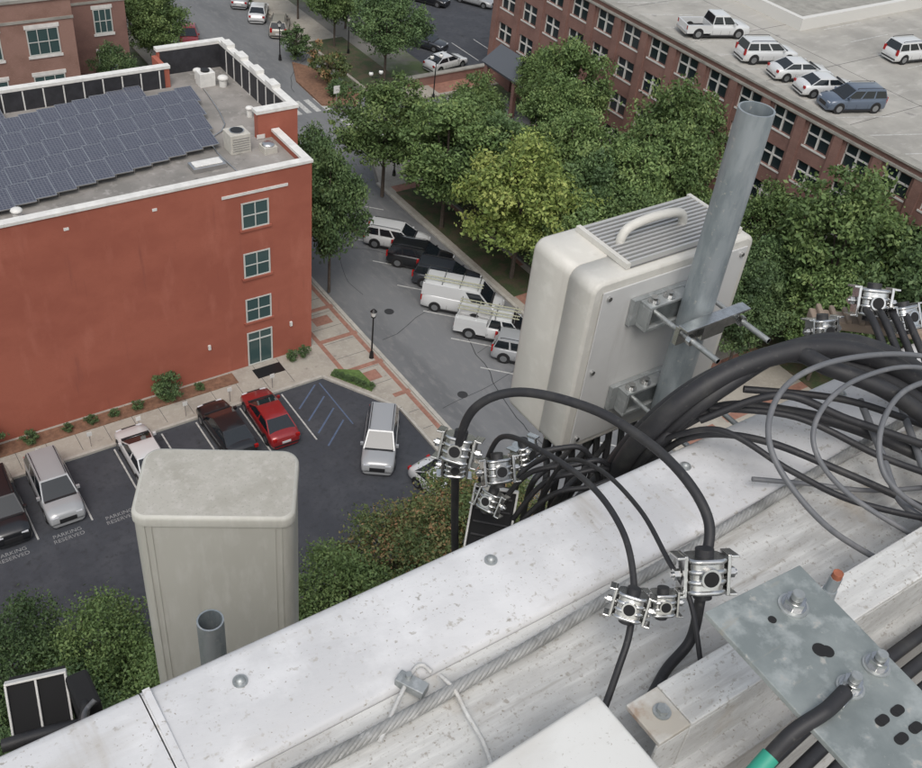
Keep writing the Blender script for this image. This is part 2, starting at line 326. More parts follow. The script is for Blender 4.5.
for (x,y) in ((56.1,67.9),(56.1,72.3)): b.box(x-.2,x+.2,y-.2,y+.2,0,3.3,browbrick)
b.obj('entrance_canopy',G)
b=MB()
for k in range(5): b.box(57.7,59.15,34+k*3.4,36.4+k*3.4,0,2.6,slate)
b.obj('ground_floor_awnings',G,.05)
b=MB();b.box(50.2,60,76.6,77,0,1.0,browbrick);b.box(50.1,60.1,76.5,77.1,1.0,1.12,dcoping);b.obj('low_brick_wall')
# ------------------------------------------------------------------ top-left buildings
def small_building(name,x0,x1,y0,y1,h,m,nf,wx,pitch):
    e=empty(name);b=MB();b.box(x0,x1,y0,y1,0,h,m);b.box(x0,x1,y0,y0+.3,h,h+.5,m);b.box(x0,x1,y1-.3,y1,h,h+.5,m);b.box(x1-.3,x1,y0+.3,y1-.3,h,h+.5,m);b.obj('walls',e)
    b=MB();b.box(x0-.1,x1+.12,y0-.12,y0+.4,h+.5,h+.72,dcoping);b.box(x1-.4,x1+.12,y0+.4,y1,h+.5,h+.72,dcoping);b.box(x0,x1+.06,y0-.06,y0,h-1.0,h-.8,dcoping);b.obj('cornice',e)
    b=MB();b.box(x0,x1-.31,y0+.31,y1-.31,h+.01,h+.03,roofm);b.obj('roof',e)
    b=MB()
    for k in range(nf):
        z=h-1.4-2.1-k*3.6
        x=x1-1.2-wx
        while x>x0+.5:
            win(b,x,x+wx,z,z+2.0,y0,3,2,False);b.box(x-.12,x+wx+.12,y0-.08,y0,z-.22,z-.02,whitep);b.box(x-.12,x+wx+.12,y0-.06,y0,z+2.02,z+2.3,whitep);x-=pitch
    b.obj('windows',e)
small_building('brick_shop_building',-25,20.4,77.4,92,11.2,pinkbrick,3,2.3,4.2)
small_building('brick_apartment_building',21.2,26.5,84,96,9.6,browbrick,2,1.5,2.6)
small_building('brick_office_building',-10,20,108,125,12,browbrick,3,1.8,3.4)
# ------------------------------------------------------------------ trees
def leafmat(name,dark,light,light2):
    m=bpy.data.materials.new(name);m.use_nodes=True;nt=m.node_tree;b=nt.nodes['Principled BSDF'];b.inputs['Roughness'].default_value=.6;b.inputs['Specular IOR Level'].default_value=.3
    at=nt.nodes.new('ShaderNodeAttribute');at.attribute_name='shade'
    r=nt.nodes.new('ShaderNodeValToRGB');r.color_ramp.elements[0].color=(*dark,1);r.color_ramp.elements[1].color=(*light2,1);r.color_ramp.elements[0].position=0
    e=r.color_ramp.elements.new(.55);e.color=(*light,1)
    oi=nt.nodes.new('ShaderNodeObjectInfo');hs=nt.nodes.new('ShaderNodeHueSaturation');hs.inputs['Saturation'].default_value=.95
    mr=nt.nodes.new('ShaderNodeMapRange');mr.inputs['To Min'].default_value=.82;mr.inputs['To Max'].default_value=1.15;nt.links.new(oi.outputs['Random'],mr.inputs['Value']);nt.links.new(mr.outputs[0],hs.inputs['Value'])
    nt.links.new(at.outputs['Fac'],r.inputs['Fac']);nt.links.new(r.outputs['Color'],hs.inputs['Color']);nt.links.new(hs.outputs[0],b.inputs['Base Color'])
    return m
L_mid=leafmat('leaves_green',(.068,.115,.036),(.120,.190,.058),(.19,.26,.085))
L_dark=leafmat('leaves_dark',(.048,.086,.034),(.085,.142,.052),(.13,.195,.072))
L_yel=leafmat('leaves_yellow_green',(.12,.18,.04),(.24,.31,.07),(.38,.42,.11))
L_red=leafmat('leaves_autumn',(.075,.115,.04),(.14,.18,.06),(.34,.19,.09))
bark=mat('bark',(.10,.08,.065),.9,var=.3,scale=5)
def tree_mesh(name,seed,lm,R=4.,H=10.,nc=150,nl=150,ls=.23,low=.22):
    g=np.random.default_rng(seed);b=MB();zc=H*(.5+low/2);rz=H*(1-low)/2
    b.cyl((0,0,0),(0,0,H*.45),.04*R,bark,8,.025*R);b.cyl((0,0,H*.45),(.1,.1,H*.85),.025*R,bark,6,.006*R)
    lobes=g.normal(size=(7,3));lobes/=np.linalg.norm(lobes,axis=1)[:,None];la=g.uniform(-.26,.20,7)
    cs=[]
    while len(cs)<nc:
        d=g.normal(size=3);d/=np.linalg.norm(d);rr=g.uniform(.25,1.0)**.5*.93
        bump=1+float((la*np.exp(-(1-lobes@d)*6)).sum())+.10*math.sin(4*math.atan2(d[1],d[0])+seed)
        taper=1-.25*max(0,d[2])**2
        if d[2]<-.5: rr*=.8
        cs.append(np.array([d[0]*R*rr*bump*taper,d[1]*R*rr*bump*taper,zc+d[2]*rz*rr*min(bump,1.08)]))
    for c in cs[:12]:
        b.tube([(0,0,H*g.uniform(.22,.45)),(c[0]*.5,c[1]*.5,c[2]*.75+H*.06),tuple(c)],.011*R,bark,5,3)
    me0=b; V=[];SH=[]
    for c in cs:
        rc=R*g.uniform(.09,.25);n=int(nl*(rc/(R*.19))**1.7)
        el=g.uniform(.8,1.5,3)*np.array([1,1,.62])
        d=g.normal(size=(n,3));d/=np.linalg.norm(d,axis=1)[:,None];p=c+d*rc*g.uniform(.1,1.0,(n,1))**.6*el*g.choice([1,1,1,1.45],(n,1))
        cb=np.clip(g.normal(.48,.24),.02,.98)
        nrm=d*.5+g.normal(size=(n,3))*.75+np.array([0,0,.4]);nrm/=np.linalg.norm(nrm,axis=1)[:,None]
        a=np.cross(nrm,g.normal(size=(n,3)));a/=np.linalg.norm(a,axis=1)[:,None];w=np.cross(nrm,a)
        s=ls*g.uniform(.5,1.35,(n,1))*.5
        V.append(np.stack([p-a*s*1.25,p-w*s*.65,p+a*s*1.25,p+w*s*.65],1).reshape(-1,3));SH.append(np.clip(cb+g.normal(size=n)*.2,0,1))
    V=np.concatenate(V);SH=np.concatenate(SH);nb=len(me0.v)
    verts=me0.v+[tuple(v) for v in V];nq=len(V)//4
    faces=me0.f+[(nb+4*i,nb+4*i+1,nb+4*i+2,nb+4*i+3) for i in range(nq)]
    me=bpy.data.meshes.new(name);me.from_pydata(verts,[],faces);me.materials.append(bark);me.materials.append(lm)
    me.polygons.foreach_set('material_index',[0]*len(me0.f)+[1]*nq)
    at=me.attributes.new('shade','FLOAT','FACE');at.data.foreach_set('value',np.concatenate([np.zeros(len(me0.f)),SH]).astype(np.float32));me.update();return me
TM={'m1':tree_mesh('tree_m1',1,L_mid),'m2':tree_mesh('tree_m2',2,L_mid),'m3':tree_mesh('tree_m3',12,L_mid),'d1':tree_mesh('tree_d1',3,L_dark),'d2':tree_mesh('tree_d2',4,L_dark),
 'y1':tree_mesh('tree_y1',5,L_yel),'r1':tree_mesh('tree_r1',6,L_red,nc=190,nl=190,ls=.155),'n1':tree_mesh('tree_n1',7,L_mid,nc=190,nl=190,ls=.155),'n2':tree_mesh('tree_n2',17,L_dark,nc=190,nl=190,ls=.155),
 's1':tree_mesh('shrub_1',8,L_dark,1,2,40,70,.11,.0),'s2':tree_mesh('shrub_2',9,L_red,1,2,40,70,.11,.0)}
def tree(k,x,y,r,h,name='deciduous_tree',z=.1):
    o=bpy.data.objects.new(name,TM[k]);R0,H0=(1,2) if k[0]=='s' else (4,10)
    o.location=(x,y,z);o.scale=(r/R0,r/R0,h/H0);o.rotation_euler=(0,0,random.uniform(0,6.28));col.objects.link(o);return o
for t in (('m1',39.3,54.0,4.4,10.5),('m3',37.6,60.0,3.9,10),('d1',42.5,52.5,3.7,9.5),('y1',40.1,46.0,4.5,11),('m3',42.0,41.8,3.2,8.5),('y1',42.6,49.2,3.0,9.3),('d2',45.0,44.5,3.6,9.5),('d1',27.6,50.2,2.7,11),('d2',27.8,53.6,2.8,10.5),
 ('m1',53.7,58.2,3.7,11.5),('m2',50,55,3.3,10),('m3',47.5,44.2,3.7,10.5),('m2',55.0,46.8,4.1,12.2),('m1',51.5,43.6,3.7,11),('m2',54.2,30.4,4.9,13),('d1',55,24.5,4.5,12),('m3',53.5,36.2,3.3,9.5),
 ('d1',48.8,78.6,3.5,9.5),('m2',45,39.6,3.5,8.8),('m1',57,66,2.2,7),('m2',43,57,3.2,9),('m3',48,50,3.3,10),('m2',46.5,60.5,2.6,8.5),('d2',50.5,33,3.0,8),('m3',48.5,36.5,3.2,8.5),('d2',47,31,3,8),('m1',51,27.5,3.4,9),
 ('r1',17.4,23.4,3.5,8.4),('n1',13.8,22.8,3.4,8.2),('r1',20.8,24.0,3.4,8.2),('n2',15.2,19.5,3.5,8.5),('n1',10.2,21.5,3.,7.4),('n1',4.2,25.2,2.9,8.4),('n2',1.2,27,2.8,7.8),('n1',5.6,22.2,3.1,8.2),('n1',-1.8,26.5,3,8.2),('n2',2.2,22.5,3.3,8.2),('r1',23.6,25.2,2.6,6.2),
 ('m2',30.2,88,3,8),('m1',31.8,93,2.8,8),('d1',31.5,99,3,8),('d2',24,80.5,1.9,6.5),('m1',48.5,88,3,9),('m2',48.5,96,3,9),('d1',50,104,3.4,9),('d2',52,92,3,8.5),('m1',28,104,3.4,9),('m2',30,112,3.4,9)):
    tree(*t)
tree('s2',43.6,80.3,1.9,4.6,'ornamental_tree');tree('s1',43.4,86.5,1.9,3.6,'ornamental_tree');tree('s1',43.0,77.5,1.2,1.8,'shrub');tree('s2',44,78.5,.9,1.2,'shrub')
for x,r,h in ((3.9,1.15,2.3),(6.2,.6,.9),(2.3,.6,.9),(8.2,.4,.6),(9.5,.45,.7),(10.8,.4,.6),(14.0,1.1,2.0),(12.2,.45,.7),(15.9,.4,.6),(22.0,.5,.9),(22.8,.5,1.0),(1,.9,1.0),(-.8,.8,1.0)): tree('s1',x,44.55,r,h,'shrub')
tree('s1',23.2,46.2,.4,.8,'shrub')
for k in range(7): tree('s1',23.7+k*.22+random.uniform(-.1,.1),42.0-k*.33,.33,.45,'shrub')
for k in range(12): tree('s1',58.8-random.random()*6,21+k*3.4,1.0,1.4,'shrub')
# ------------------------------------------------------------------ cars
tyre=mat('tyre',(.015,.015,.016),.8);rim=mat('rim',(.35,.36,.37),.35,.8);cglass=mat('car_glass',(.012,.016,.02),.06,coat=.5)
headl=mat('headlamp',(.6,.62,.65),.15);taill=mat('tail_lamp',(.35,.01,.01),.2);trimb=mat('car_trim',(.02,.02,.022),.5)
plate=mat('licence_plate',(.6,.6,.6),.5);ladm=mat('ladder',(.42,.42,.30),.5)
def paint(n,c): return mat('car_paint_'+n,c,.28,.15,coat=.8)
PW=paint('white',(.66,.67,.67));PB=paint('black',(.013,.014,.017));PS=paint('silver',(.36,.37,.38));PR=paint('red',(.27,.018,.02));PG=paint('greyblue',(.10,.13,.18));PD=paint('dark',(.035,.04,.05));PT=paint('beige',(.36,.34,.30))
SPEC={'sedan':dict(L=4.75,W=1.83,H=1.45,top=[(-.5,.62),(-.485,.88),(-.44,.97),(-.3,.99),(.2,.96),(.36,.86),(.45,.76),(.49,.64),(.5,.5)],g=(-.40,-.22,.04,.25),belt=.93,side=[.02,.47,.53,.98],r=.33),
 'suv':dict(L=4.75,W=1.9,H=1.72,top=[(-.5,.6),(-.49,1.0),(-.46,1.09),(-.2,1.08),(.24,1.05),(.36,1.0),(.45,.92),(.49,.75),(.5,.5)],g=(-.485,-.43,.07,.26),belt=1.04,side=[.02,.3,.34,.62,.66,.98],r=.37),
 'van':dict(L=5.6,W=2.02,H=2.15,top=[(-.5,.6),(-.497,1.2),(-.48,1.3),(.3,1.25),(.38,1.12),(.46,1.02),(.492,.8),(.5,.5)],g=(-.497,-.485,.2,.35),belt=1.22,side=[.74,.98],r=.36),
 'pickup':dict(L=5.7,W=1.98,H=1.85,top=[(-.12,1.08),(-.1,1.12),(.24,1.1),(.36,1.06),(.46,1.0),(.49,.85),(.5,.5)],g=(-.115,-.085,.14,.27),belt=1.08,side=[.03,.45,.52,.97],r=.39)}
CM={}
def car_mesh(kind,pm,rack=False,util=False):
    key=(kind,pm.name,rack,util)
    if key in CM: return CM[key]
    s=SPEC[kind];L,W,H=s['L'],s['W']/2,s['H'];b=MB()
    def ring(fx,zt):
        a=abs(fx);w=W*(1 if a<.38 else 1-.06*((a-.38)/.12)-.10*max(0,(a-.46)/.04)**2)
        zt2=max(zt,.3)
        half=[(.80*w,.20),(.95*w,.27),(w,.42),(w,min(.68,zt2*.75)),(.965*w,zt2-.10),(.90*w,zt2-.02),(.5*w,zt2+.015),(0,zt2+.025)]
        return [(fx*L,y,z) for y,z in half]+[(fx*L,-y,z) for y,z in half[-2::-1]]
    tp=s['top'];xs=[]
    for (x0,z0),(x1,z1) in zip(tp[:-1],tp[1:]):
        n=max(1,int((x1-x0)*L/.35))
        for i in range(n): t=i/n;xs.append((x0+(x1-x0)*t,z0+(z1-z0)*t))
    xs.append(tp[-1]);vs=[];n=15
    for x,z in xs: vs+=ring(x,z)
    N=len(xs)
    b.add(vs,[(i*n+k,i*n+k+1,(i+1)*n+k+1,(i+1)*n+k) for i in range(N-1) for k in range(n-1)],pm,None,True)
    b.add(vs[:n],[tuple(range(n))],pm);b.add(vs[-n:],[tuple(range(n))[::-1]],pm);b.add([vs[i*n+e] for i in range(N) for e in (0,n-1)],[(2*i,2*i+1,2*i+3,2*i+2) for i in range(N-1)],trimb)
    xb0,xr0,xr1,xb1=[g*L for g in s['g']];zb=s['belt'];wb=W*.93;wr=W*(.88 if kind=='van' else .74);zr=H-.05
    def lerp(a,c,t): return tuple(a[i]+(c[i]-a[i])*t for i in range(3))
    for sg in (1,-1):
        A=(xb0,sg*wb,zb);B=(xb1,sg*wb,zb);C=(xr1,sg*wr,zr);D=(xr0,sg*wr,zr)
        b.poly([A,B,C,D],pm)
        off=sg*.006;sd=s['side']
        for i in range(0,len(sd),2):
            t0,t1=sd[i],sd[i+1];q=[]
            for t,v in ((t0,.1),(t1,.1),(t1,.86),(t0,.86)):
                lo=lerp(A,B,t);hi=lerp(D,C,t);p=lerp(lo,hi,v);q.append((p[0],p[1]+off,p[2]+.002))
            b.poly(q,cglass)
    for (xa,xc,o) in ((xb1,xr1,.008),(xb0,xr0,-.008)):
        b.poly([(xa,wb,zb),(xa,-wb,zb),(xc,-wr,zr),(xc,wr,zr)],pm)
        if kind=='van' and o<0: continue
        f=lambda v,y:(xa+(xc-xa)*v+o,y*(wb+(wr-wb)*v),zb+(zr-zb)*v+.004)
        b.poly([f(.04,.93),f(.04,-.93),f(.93,-.9),f(.93,.9)],cglass)
    rv=[];nx,ny=6,6
    for i in range(nx+1):
        for j in range(ny+1):
            u=i/nx;v=j/ny*2-1;e=(1-(2*u-1)**4)*(1-v**4);rv.append((xr0+(xr1-xr0)*u,v*wr,zr+.06*e))
    b.add(rv,[(i*(ny+1)+j,i*(ny+1)+j+1,(i+1)*(ny+1)+j+1,(i+1)*(ny+1)+j) for i in range(nx) for j in range(ny)],pm,None,True)
    r=s['r']
    for fx in (-.315,.315):
        for sg in (1,-1):
            b.cyl((fx*L,sg*(W+.004),r+.03),(fx*L,sg*(W-.12),r+.03),r*1.16,trimb,20)
            b.cyl((fx*L,sg*(W+.02),r),(fx*L,sg*(W-.2),r),r,tyre,20);b.cyl((fx*L,sg*(W+.026),r),(fx*L,sg*(W),r),r*.62,rim,16)
    b.box(-.3*L,.3*L,-W*1.003,W*1.003,.18,.3,trimb)
    for sg in (1,-1):
        for fx in ((-.17,.03,.2) if kind!='pickup' else (-.1,.03,.17)):
            b.box(fx*L-.008,fx*L+.008,min(sg*W*.99,sg*W*1.004),max(sg*W*.99,sg*W*1.004),.36,min(.68,zb*.72),trimb)
        zf=tp[-2][1]
        b.box(.455*L,.489*L,sg*W*.62-.16,sg*W*.62+.16,zf-.08,zf+.06,headl)
        if kind=='pickup': b.box(-.502*L,-.49*L,sg*W*.9-.08,sg*W*.9+.08,.75,1.05,taill)
        else: b.box(-.502*L,-.478*L,sg*W*.76-.13,sg*W*.76+.08,.72,.9 if kind=='sedan' else 1.15,taill)
        xm=xb1-.15*(xb1-xr1)-.25;b.box(xm,xm+.14,min(sg*W*.95,sg*W*1.13),max(sg*W*.95,sg*W*1.13),zb,zb+.16,pm)
        if kind=='suv': b.tube([(xr0+.2,sg*wr*.9,zr+.03),(xr0+.3,sg*wr*.9,zr+.1),(xr1-.2,sg*wr*.9,zr+.1),(xr1-.1,sg*wr*.9,zr+.03)],.02,trimb,6,2)
    # wiper cowl and bonnet shut line
    b.box(xb1-.02,xb1+.10,-wb*.9,wb*.9,zb+.01,zb+.045,trimb)
    b.box(.485*L,.503*L,-W*.45,W*.45,.42,.66,trimb);b.box(-.506*L,-.49*L,-.26,.26,.5,.64,plate);b.box(-.505*L,-.47*L,-W*.8,W*.8,.32,.42,trimb)
    if kind=='pickup':
        x0,x1=-.5*L,-.11*L
        b.box(x0,x1,W*.84,W,.45,1.1,pm);b.box(x0,x1,-W,-W*.84,.45,1.1,pm);b.box(x0,x0+.1,-W*.84,W*.84,.45,1.09,pm);b.box(x0+.1,x1,-W*.84,W*.84,.45,.62,trimb if not util else alu)
        b.box(x0-.08,x0,-W*.9,W*.9,.38,.55,alu)
    if util:
        x0,x1=-.5*L,-.12*L
        b.box(x0+.02,x1-.02,W*.6,W*1.02,1.1,1.5,pm);b.box(x0+.02,x1-.02,-W*1.02,-W*.6,1.1,1.5,pm)
    if rack:
        xa,xc=(-.47*L,.18*L);zt=H+.12
        for x in np.linspace(xa,xc,4):
            b.box(x-.025,x+.025,-W*.85,W*.85,zt-.03,zt+.02,alu)
            for sg in (1,-1): b.box(x-.025,x+.025,sg*W*.8-.02,sg*W*.8+.02,H-.12 if not util or x>-.1*L else 1.5,zt-.03,alu)
        for yy in ((-.55,) if not util else (-.6,.2)):
            for dy in (0,.34): b.box(xa-.1,xc+.3,yy+dy-.022,yy+dy+.022,zt+.02,zt+.075,ladm)
            for x in np.arange(xa,xc+.2,.32): b.box(x,x+.022,yy+.022,yy+.318,zt+.04,zt+.06,ladm)
    me=b.mesh('vehicle_body');CM[key]=me;return me
def car(name,x,y,deg,pm,kind,z=.01,sc=1,rack=False,util=False):
    o=bpy.data.objects.new(name,car_mesh(kind,pm,rack,util));o.location=(x,y,z);o.rotation_euler=(0,0,math.radians(deg));o.scale=(sc,sc,sc);col.objects.link(o)
for a in (('parked_suv',3.5,40.0,-92,PB,'suv'),('parked_suv',6.15,40.1,-91,PS,'suv'),('parked_sedan',11.0,40.4,90,PW,'sedan'),('parked_sedan',15.75,40.3,91,PB,'sedan'),('parked_sedan',18.3,40.1,88,PR,'sedan'),
 ('moving_suv',22.9,35.3,-125,PS,'suv'),('parked_sedan',24.2,30.3,-80,PW,'sedan'),
 ('parked_suv',35.0,53.4,-45,PW,'suv'),('parked_suv',35.2,50.5,-45,PB,'suv'),('parked_suv',35.5,47.5,-45,PD,'suv'),('parked_suv',35.6,38.0,-45,PS,'suv'),('parked_sedan',35.4,34.6,-45,PB,'sedan'),
 ('parked_sedan',57.6,85.2,-60,PD,'sedan'),('parked_sedan',56.6,79.8,10,PW,'sedan'),('parked_sedan',70,94,-60,PS,'sedan'),('parked_sedan',74,92,-60,PW,'sedan'),('parked_sedan',65,96,-60,PB,'sedan'),
 ('parked_sedan',45.0,98.2,60,PW,'sedan'),('parked_suv',45.3,93.8,60,PT,'suv'),('parked_sedan',45.0,102.5,60,PS,'sedan'),('red_car',35.8,94.5,-110,PR,'sedan'),('parked_sedan',38,112,90,PS,'sedan')):
    car(*a)
car('white_ladder_van',34.9,44.6,-45,PW,'van',rack=True)
car('white_utility_truck',35.3,41.0,-45,PW,'pickup',rack=True,util=True)
for a in (('white_pickup_truck',65.1,54.6,-20,PW,'pickup'),('parked_suv',65.3,49.0,-20,PW,'suv'),('parked_sedan',65.2,45.5,-20,PW,'sedan'),('parked_sedan',64.9,42.6,-20,PW,'sedan'),('parked_suv',64.6,40.0,160,PG,'suv'),('parked_suv',77.9,44.6,-10,PW,'suv')):
    car(*a,ZD+.01)
# ------------------------------------------------------------------ lamps and signs
lampg=mat('lamp_globe',(.75,.75,.72),.3)
def lamp(x,y,h=3.7,double=False):
    b=MB();b.cyl((0,0,.0),(0,0,.5),.16,black,12,.11);b.cyl((0,0,.5),(0,0,h-.5),.06,black,10,.045)
    if double:
        b.tube([(-.5,0,h-.3),(-.3,0,h-.5),(0,0,h-.55),(.3,0,h-.5),(.5,0,h-.3)],.03,black,6,4)
        for s in (-.5,.5): b.sphere((s,0,h-.1),.2,lampg,12);b.cyl((s,0,h+.08),(s,0,h+.16),.12,black,10,.02)
    else:
        b.cyl((0,0,h-.5),(0,0,h-.42),.14,black,10);b.cyl((0,0,h-.42),(0,0,h-.08),.12,lampg,12,.19);b.cyl((0,0,h-.08),(0,0,h+.12),.22,black,12,.04)
    o=b.obj('street_lamp');o.location=(x,y,.1)
lamp(26.55,42.6);lamp(42.0,87);lamp(49,86);lamp(44.2,72.6,4.2,True);lamp(51.3,73.8,4.2,True);lamp(40.2,62.5,4.0,True);lamp(26.6,58)
b=MB();b.cyl((0,0,0),(0,0,2.5),.03,alu,8);b.box(-.3,.3,-.03,-.01,1.8,2.5,whitep);o=b.obj('street_sign');o.location=(41.6,74.9,0)
for k in range(9):
    b=MB();b.cyl((0,0,0),(0,0,1.1),.025,alu,6);b.box(-.14,.14,-.03,-.01,.8,1.1,whitep);o=b.obj('parking_sign');o.location=(-2+k*2.72,42.75,.13)
# ================================================================== foreground rooftop (world metres; table = mm, z above 38 m)
def T(s): return [Vector((float(a)/1000,float(b_)/1000,38+float(c)/1000)) for a,b_,c in (q.split() for q in s.split(','))]
ZC=38.9
wsteel=layer_mat('weathered_white_paint',(.66,.66,.665),[((.56,.56,.565),3,.42,.62,(1,1.5,1)),((.73,.73,.735),9,.5,.7,I3),((.50,.485,.46),7,.56,.74,(.25,1.6,1)),((.45,.43,.40),90,.60,.69,I3),((.30,.27,.23),200,.645,.70,I3),((.47,.44,.40),4,.60,.76,(4,.6,1)),((.35,.33,.30),45,.67,.72,I3)],.5,0,(35,.4,.002,(1,2,1)))
wsteel2=layer_mat('stained_white_paint',(.56,.56,.545),[((.44,.435,.42),5,.42,.62,(1,2.5,1)),((.65,.65,.63),26,.48,.7,(.3,2.5,1)),((.36,.34,.31),110,.58,.67,I3),((.26,.23,.19),230,.62,.69,I3),((.36,.29,.21),3.5,.62,.76,I3),((.30,.28,.25),16,.60,.72,(.2,2,1))],.6,0,(45,.55,.003,(.3,2,1)))
galv=layer_mat('galvanized_steel',(.40,.42,.42),[((.30,.32,.32),30,.45,.6,I3),((.50,.52,.52),60,.5,.65,I3)],.45,.55)
galvp=layer_mat('galvanized_pipe',(.34,.38,.40),[((.26,.30,.32),40,.45,.6,(1,1,.3)),((.43,.46,.48),15,.5,.7,(1,1,.2)),((.50,.50,.48),90,.62,.7,I3)],.5,.45)
steel=mat('stainless',(.62,.62,.61),.24,1,var=.2,scale=40)
ownwall=mat('tower_wall',(.35,.33,.30),.8,var=.1,scale=1)
TP=empty('roof_parapet')
b=MB();b.box(-12,14,.42,.715,0,38.86,ownwall);b.box(-12,14,-18,.42,0,38.3,ownwall);b.obj('wall',TP)
b=MB()
xs=[-4,.155,1.99,5]
for x0,x1 in zip(xs[:-1],xs[1:]):
    prof=[(.745,38.80),(.745,ZC-.016),(.742,ZC-.008),(.736,ZC-.002),(.727,ZC),(.65,ZC+.004),(.59,ZC+.006),(.583,ZC+.003),(.582,ZC-.02)]
    n=len(prof);vs=[(x,y,z) for x in (x0+.0008,x1-.0008) for y,z in prof]
    b.add(vs,[(i,i+1,n+i+1,n+i) for i in range(n-1)],wsteel,None,True)
b.obj('coping_outer',TP)
b=MB();b.box(-4,5,.60,.70,38.86,ZC-.012,galv);b.obj('coping_cleat',TP)
b=MB();b.add([(-4,.581,ZC-.004),(5,.581,ZC-.004),(5,.40,ZC-.012),(-4,.40,ZC-.012),(5,.30,ZC-.03),(-4,.30,ZC-.03),(5,.29,38.3),(-4,.29,38.3)],[(0,3,2,1),(3,5,4,2),(5,7,6,4)],wsteel2);b.obj('coping_inner',TP)
b=MB()
for x in (.157,1.99): b.box(x+.001,x+.010,.590,.735,ZC+.0015,ZC+.0068,wsteel)
b.obj('coping_joints',TP)
b=MB()
for (x,y) in ((.265,.69),(.65,.695),(1.04,.70),(1.43,.70),(-.12,.69)):
    b.cyl((x,y,ZC),(x,y,ZC+.0045),.0095,galv,20);b.sphere((x,y,ZC+.005),.0065,galv,12,(1,1,.8))
b.obj('coping_screws',TP)
b=MB();b.box(-12,14,-18,.28,38.3,38.31,roofm);b.obj('tower_roof',TP)
b=MB()
path=T('200 548 908,310 542 908,464 544 908,625 548 909,774 558 909,938 565 909,1102 575 909,1312 586 908,1579 597 908,2206 636 908')
def strand(path,R,rs,m,b,turn=.035,ns=6):
    P=[]
    for i in range(len(path)-1):
        p0=path[max(i-1,0)];p1=path[i];p2=path[i+1];p3=path[min(i+2,len(path)-1)]
        for j in range(30):
            t=j/30;P.append(.5*((2*p1)+(p2-p0)*t+(2*p0-5*p1+4*p2-p3)*t*t+(3*p1-p0-3*p2+p3)*t**3))
    acc=0;ph=[0]
    for i in range(1,len(P)): acc+=(P[i]-P[i-1]).length;ph.append(acc)
    for k in range(ns):
        Q=[]
        for i,p in enumerate(P):
            d=(P[min(i+1,len(P)-1)]-P[max(i-1,0)]).normalized();s=d.cross(Vector((0,0,1))).normalized();w=s.cross(d)
            a=ph[i]/turn*2*math.pi+2*math.pi*k/ns;Q.append(p+(s*math.cos(a)+w*math.sin(a))*R)
        b.tube(Q,rs,m,6,1)
tin=layer_mat('tinned_wire',(.36,.36,.35),[((.22,.22,.21),20,.45,.65,I3),((.50,.50,.49),60,.55,.7,I3)],.6,.25)
strand(path,.0050,.0036,tin,b,.075,7);b.obj('grounding_wire')
b=MB();b.tube(T('480 568 912,484 541 912,481 506 906,477 464 904,460 408 904'),.003,wsteel2,8);b.tube(T('370 530 908,457 592 912,474 578 910'),.003,wsteel2,8)
cc=Vector((.443,.576,ZC+.010));M=Matrix.Translation(cc)@Matrix.Rotation(.5,4,'Z');b.box(-.009,.009,-.020,.020,-.008,.006,galv,M);b.cyl(cc+Vector((0,.008,.006)),cc+Vector((0,.008,.012)),.0045,galv,6);b.obj('wire_clip',None,.002)
# ---- left panel antenna
beige=layer_mat('antenna_radome',(.56,.555,.505),[((.51,.505,.455),3,.4,.65,(1,1,.4)),((.60,.595,.55),30,.5,.7,(1,1,.3)),((.46,.45,.41),6,.6,.78,(5,5,.25))],.5)
beige_d=layer_mat('radome_top_cap',(.44,.425,.38),[((.37,.355,.31),8,.45,.65,I3),((.50,.48,.44),40,.5,.7,I3),((.33,.32,.28),150,.58,.66,I3)],.7)
def rounded(w,d,rad,n=6,rb=None):
    pts=[]
    for (sx,sy,a0) in ((1,1,0),(-1,1,90),(-1,-1,180),(1,-1,270)):
        rr=rad if sy<0 else (rb or rad)
        for i in range(n+1):
            a=math.radians(a0+90*i/n);pts.append((sx*(w/2-rr)+rr*math.cos(a),sy*(d/2-rr)+rr*math.sin(a)))
    return pts
def loft(b,layers,m,M,capm=None):
    n=len(layers[0][0]);vs=[]
    for pts,z in layers: vs+=[(x,y,z) for x,y in pts]
    N=len(layers)
    b.add(vs,[(i*n+k,i*n+(k+1)%n,(i+1)*n+(k+1)%n,(i+1)*n+k) for i in range(N-1) for k in range(n)],m,M,True)
    b.add(vs[-n:],[tuple(range(n))],capm or m,M);b.add(vs[:n],[tuple(range(n))[::-1]],m,M)
A=empty('panel_antenna');b=MB()
ang=math.atan2(1.59-1.79,.79-.44)
M=Matrix.Translation((.67,1.80,.028))@Matrix.Rotation(ang,4,'Z')
w,d=.405,.25
loft(b,[(rounded(w,d,.035,8,.045),36.2),(rounded(w,d,.035,8,.045),38.0)],beige,M)
for sx in (-1,1):
    for k in (.155,.172): b.box(sx*k-.0012,sx*k+.0012,-d/2-.0022,-d/2-.0002,36.2,37.998,beige,M)
b.obj('radome',A)
b=MB();loft(b,[(rounded(w+.008,d+.008,.038,8,.047),38.0),(rounded(w+.008,d+.008,.038,8,.047),38.022),(rounded(w+.002,d+.002,.036,8,.045),38.029),(rounded(w-.012,d-.012,.03,8,.04),38.032)],beige,M,beige_d);b.obj('top_cap',A)
b=MB();b.pipe((.475,1.395,36.0),(.475,1.395,38.07),.031,.027,galvp);b.cyl((.475,1.395,37.6),(.475,1.395,37.61),.027,black);b.obj('antenna_mounting_pole')
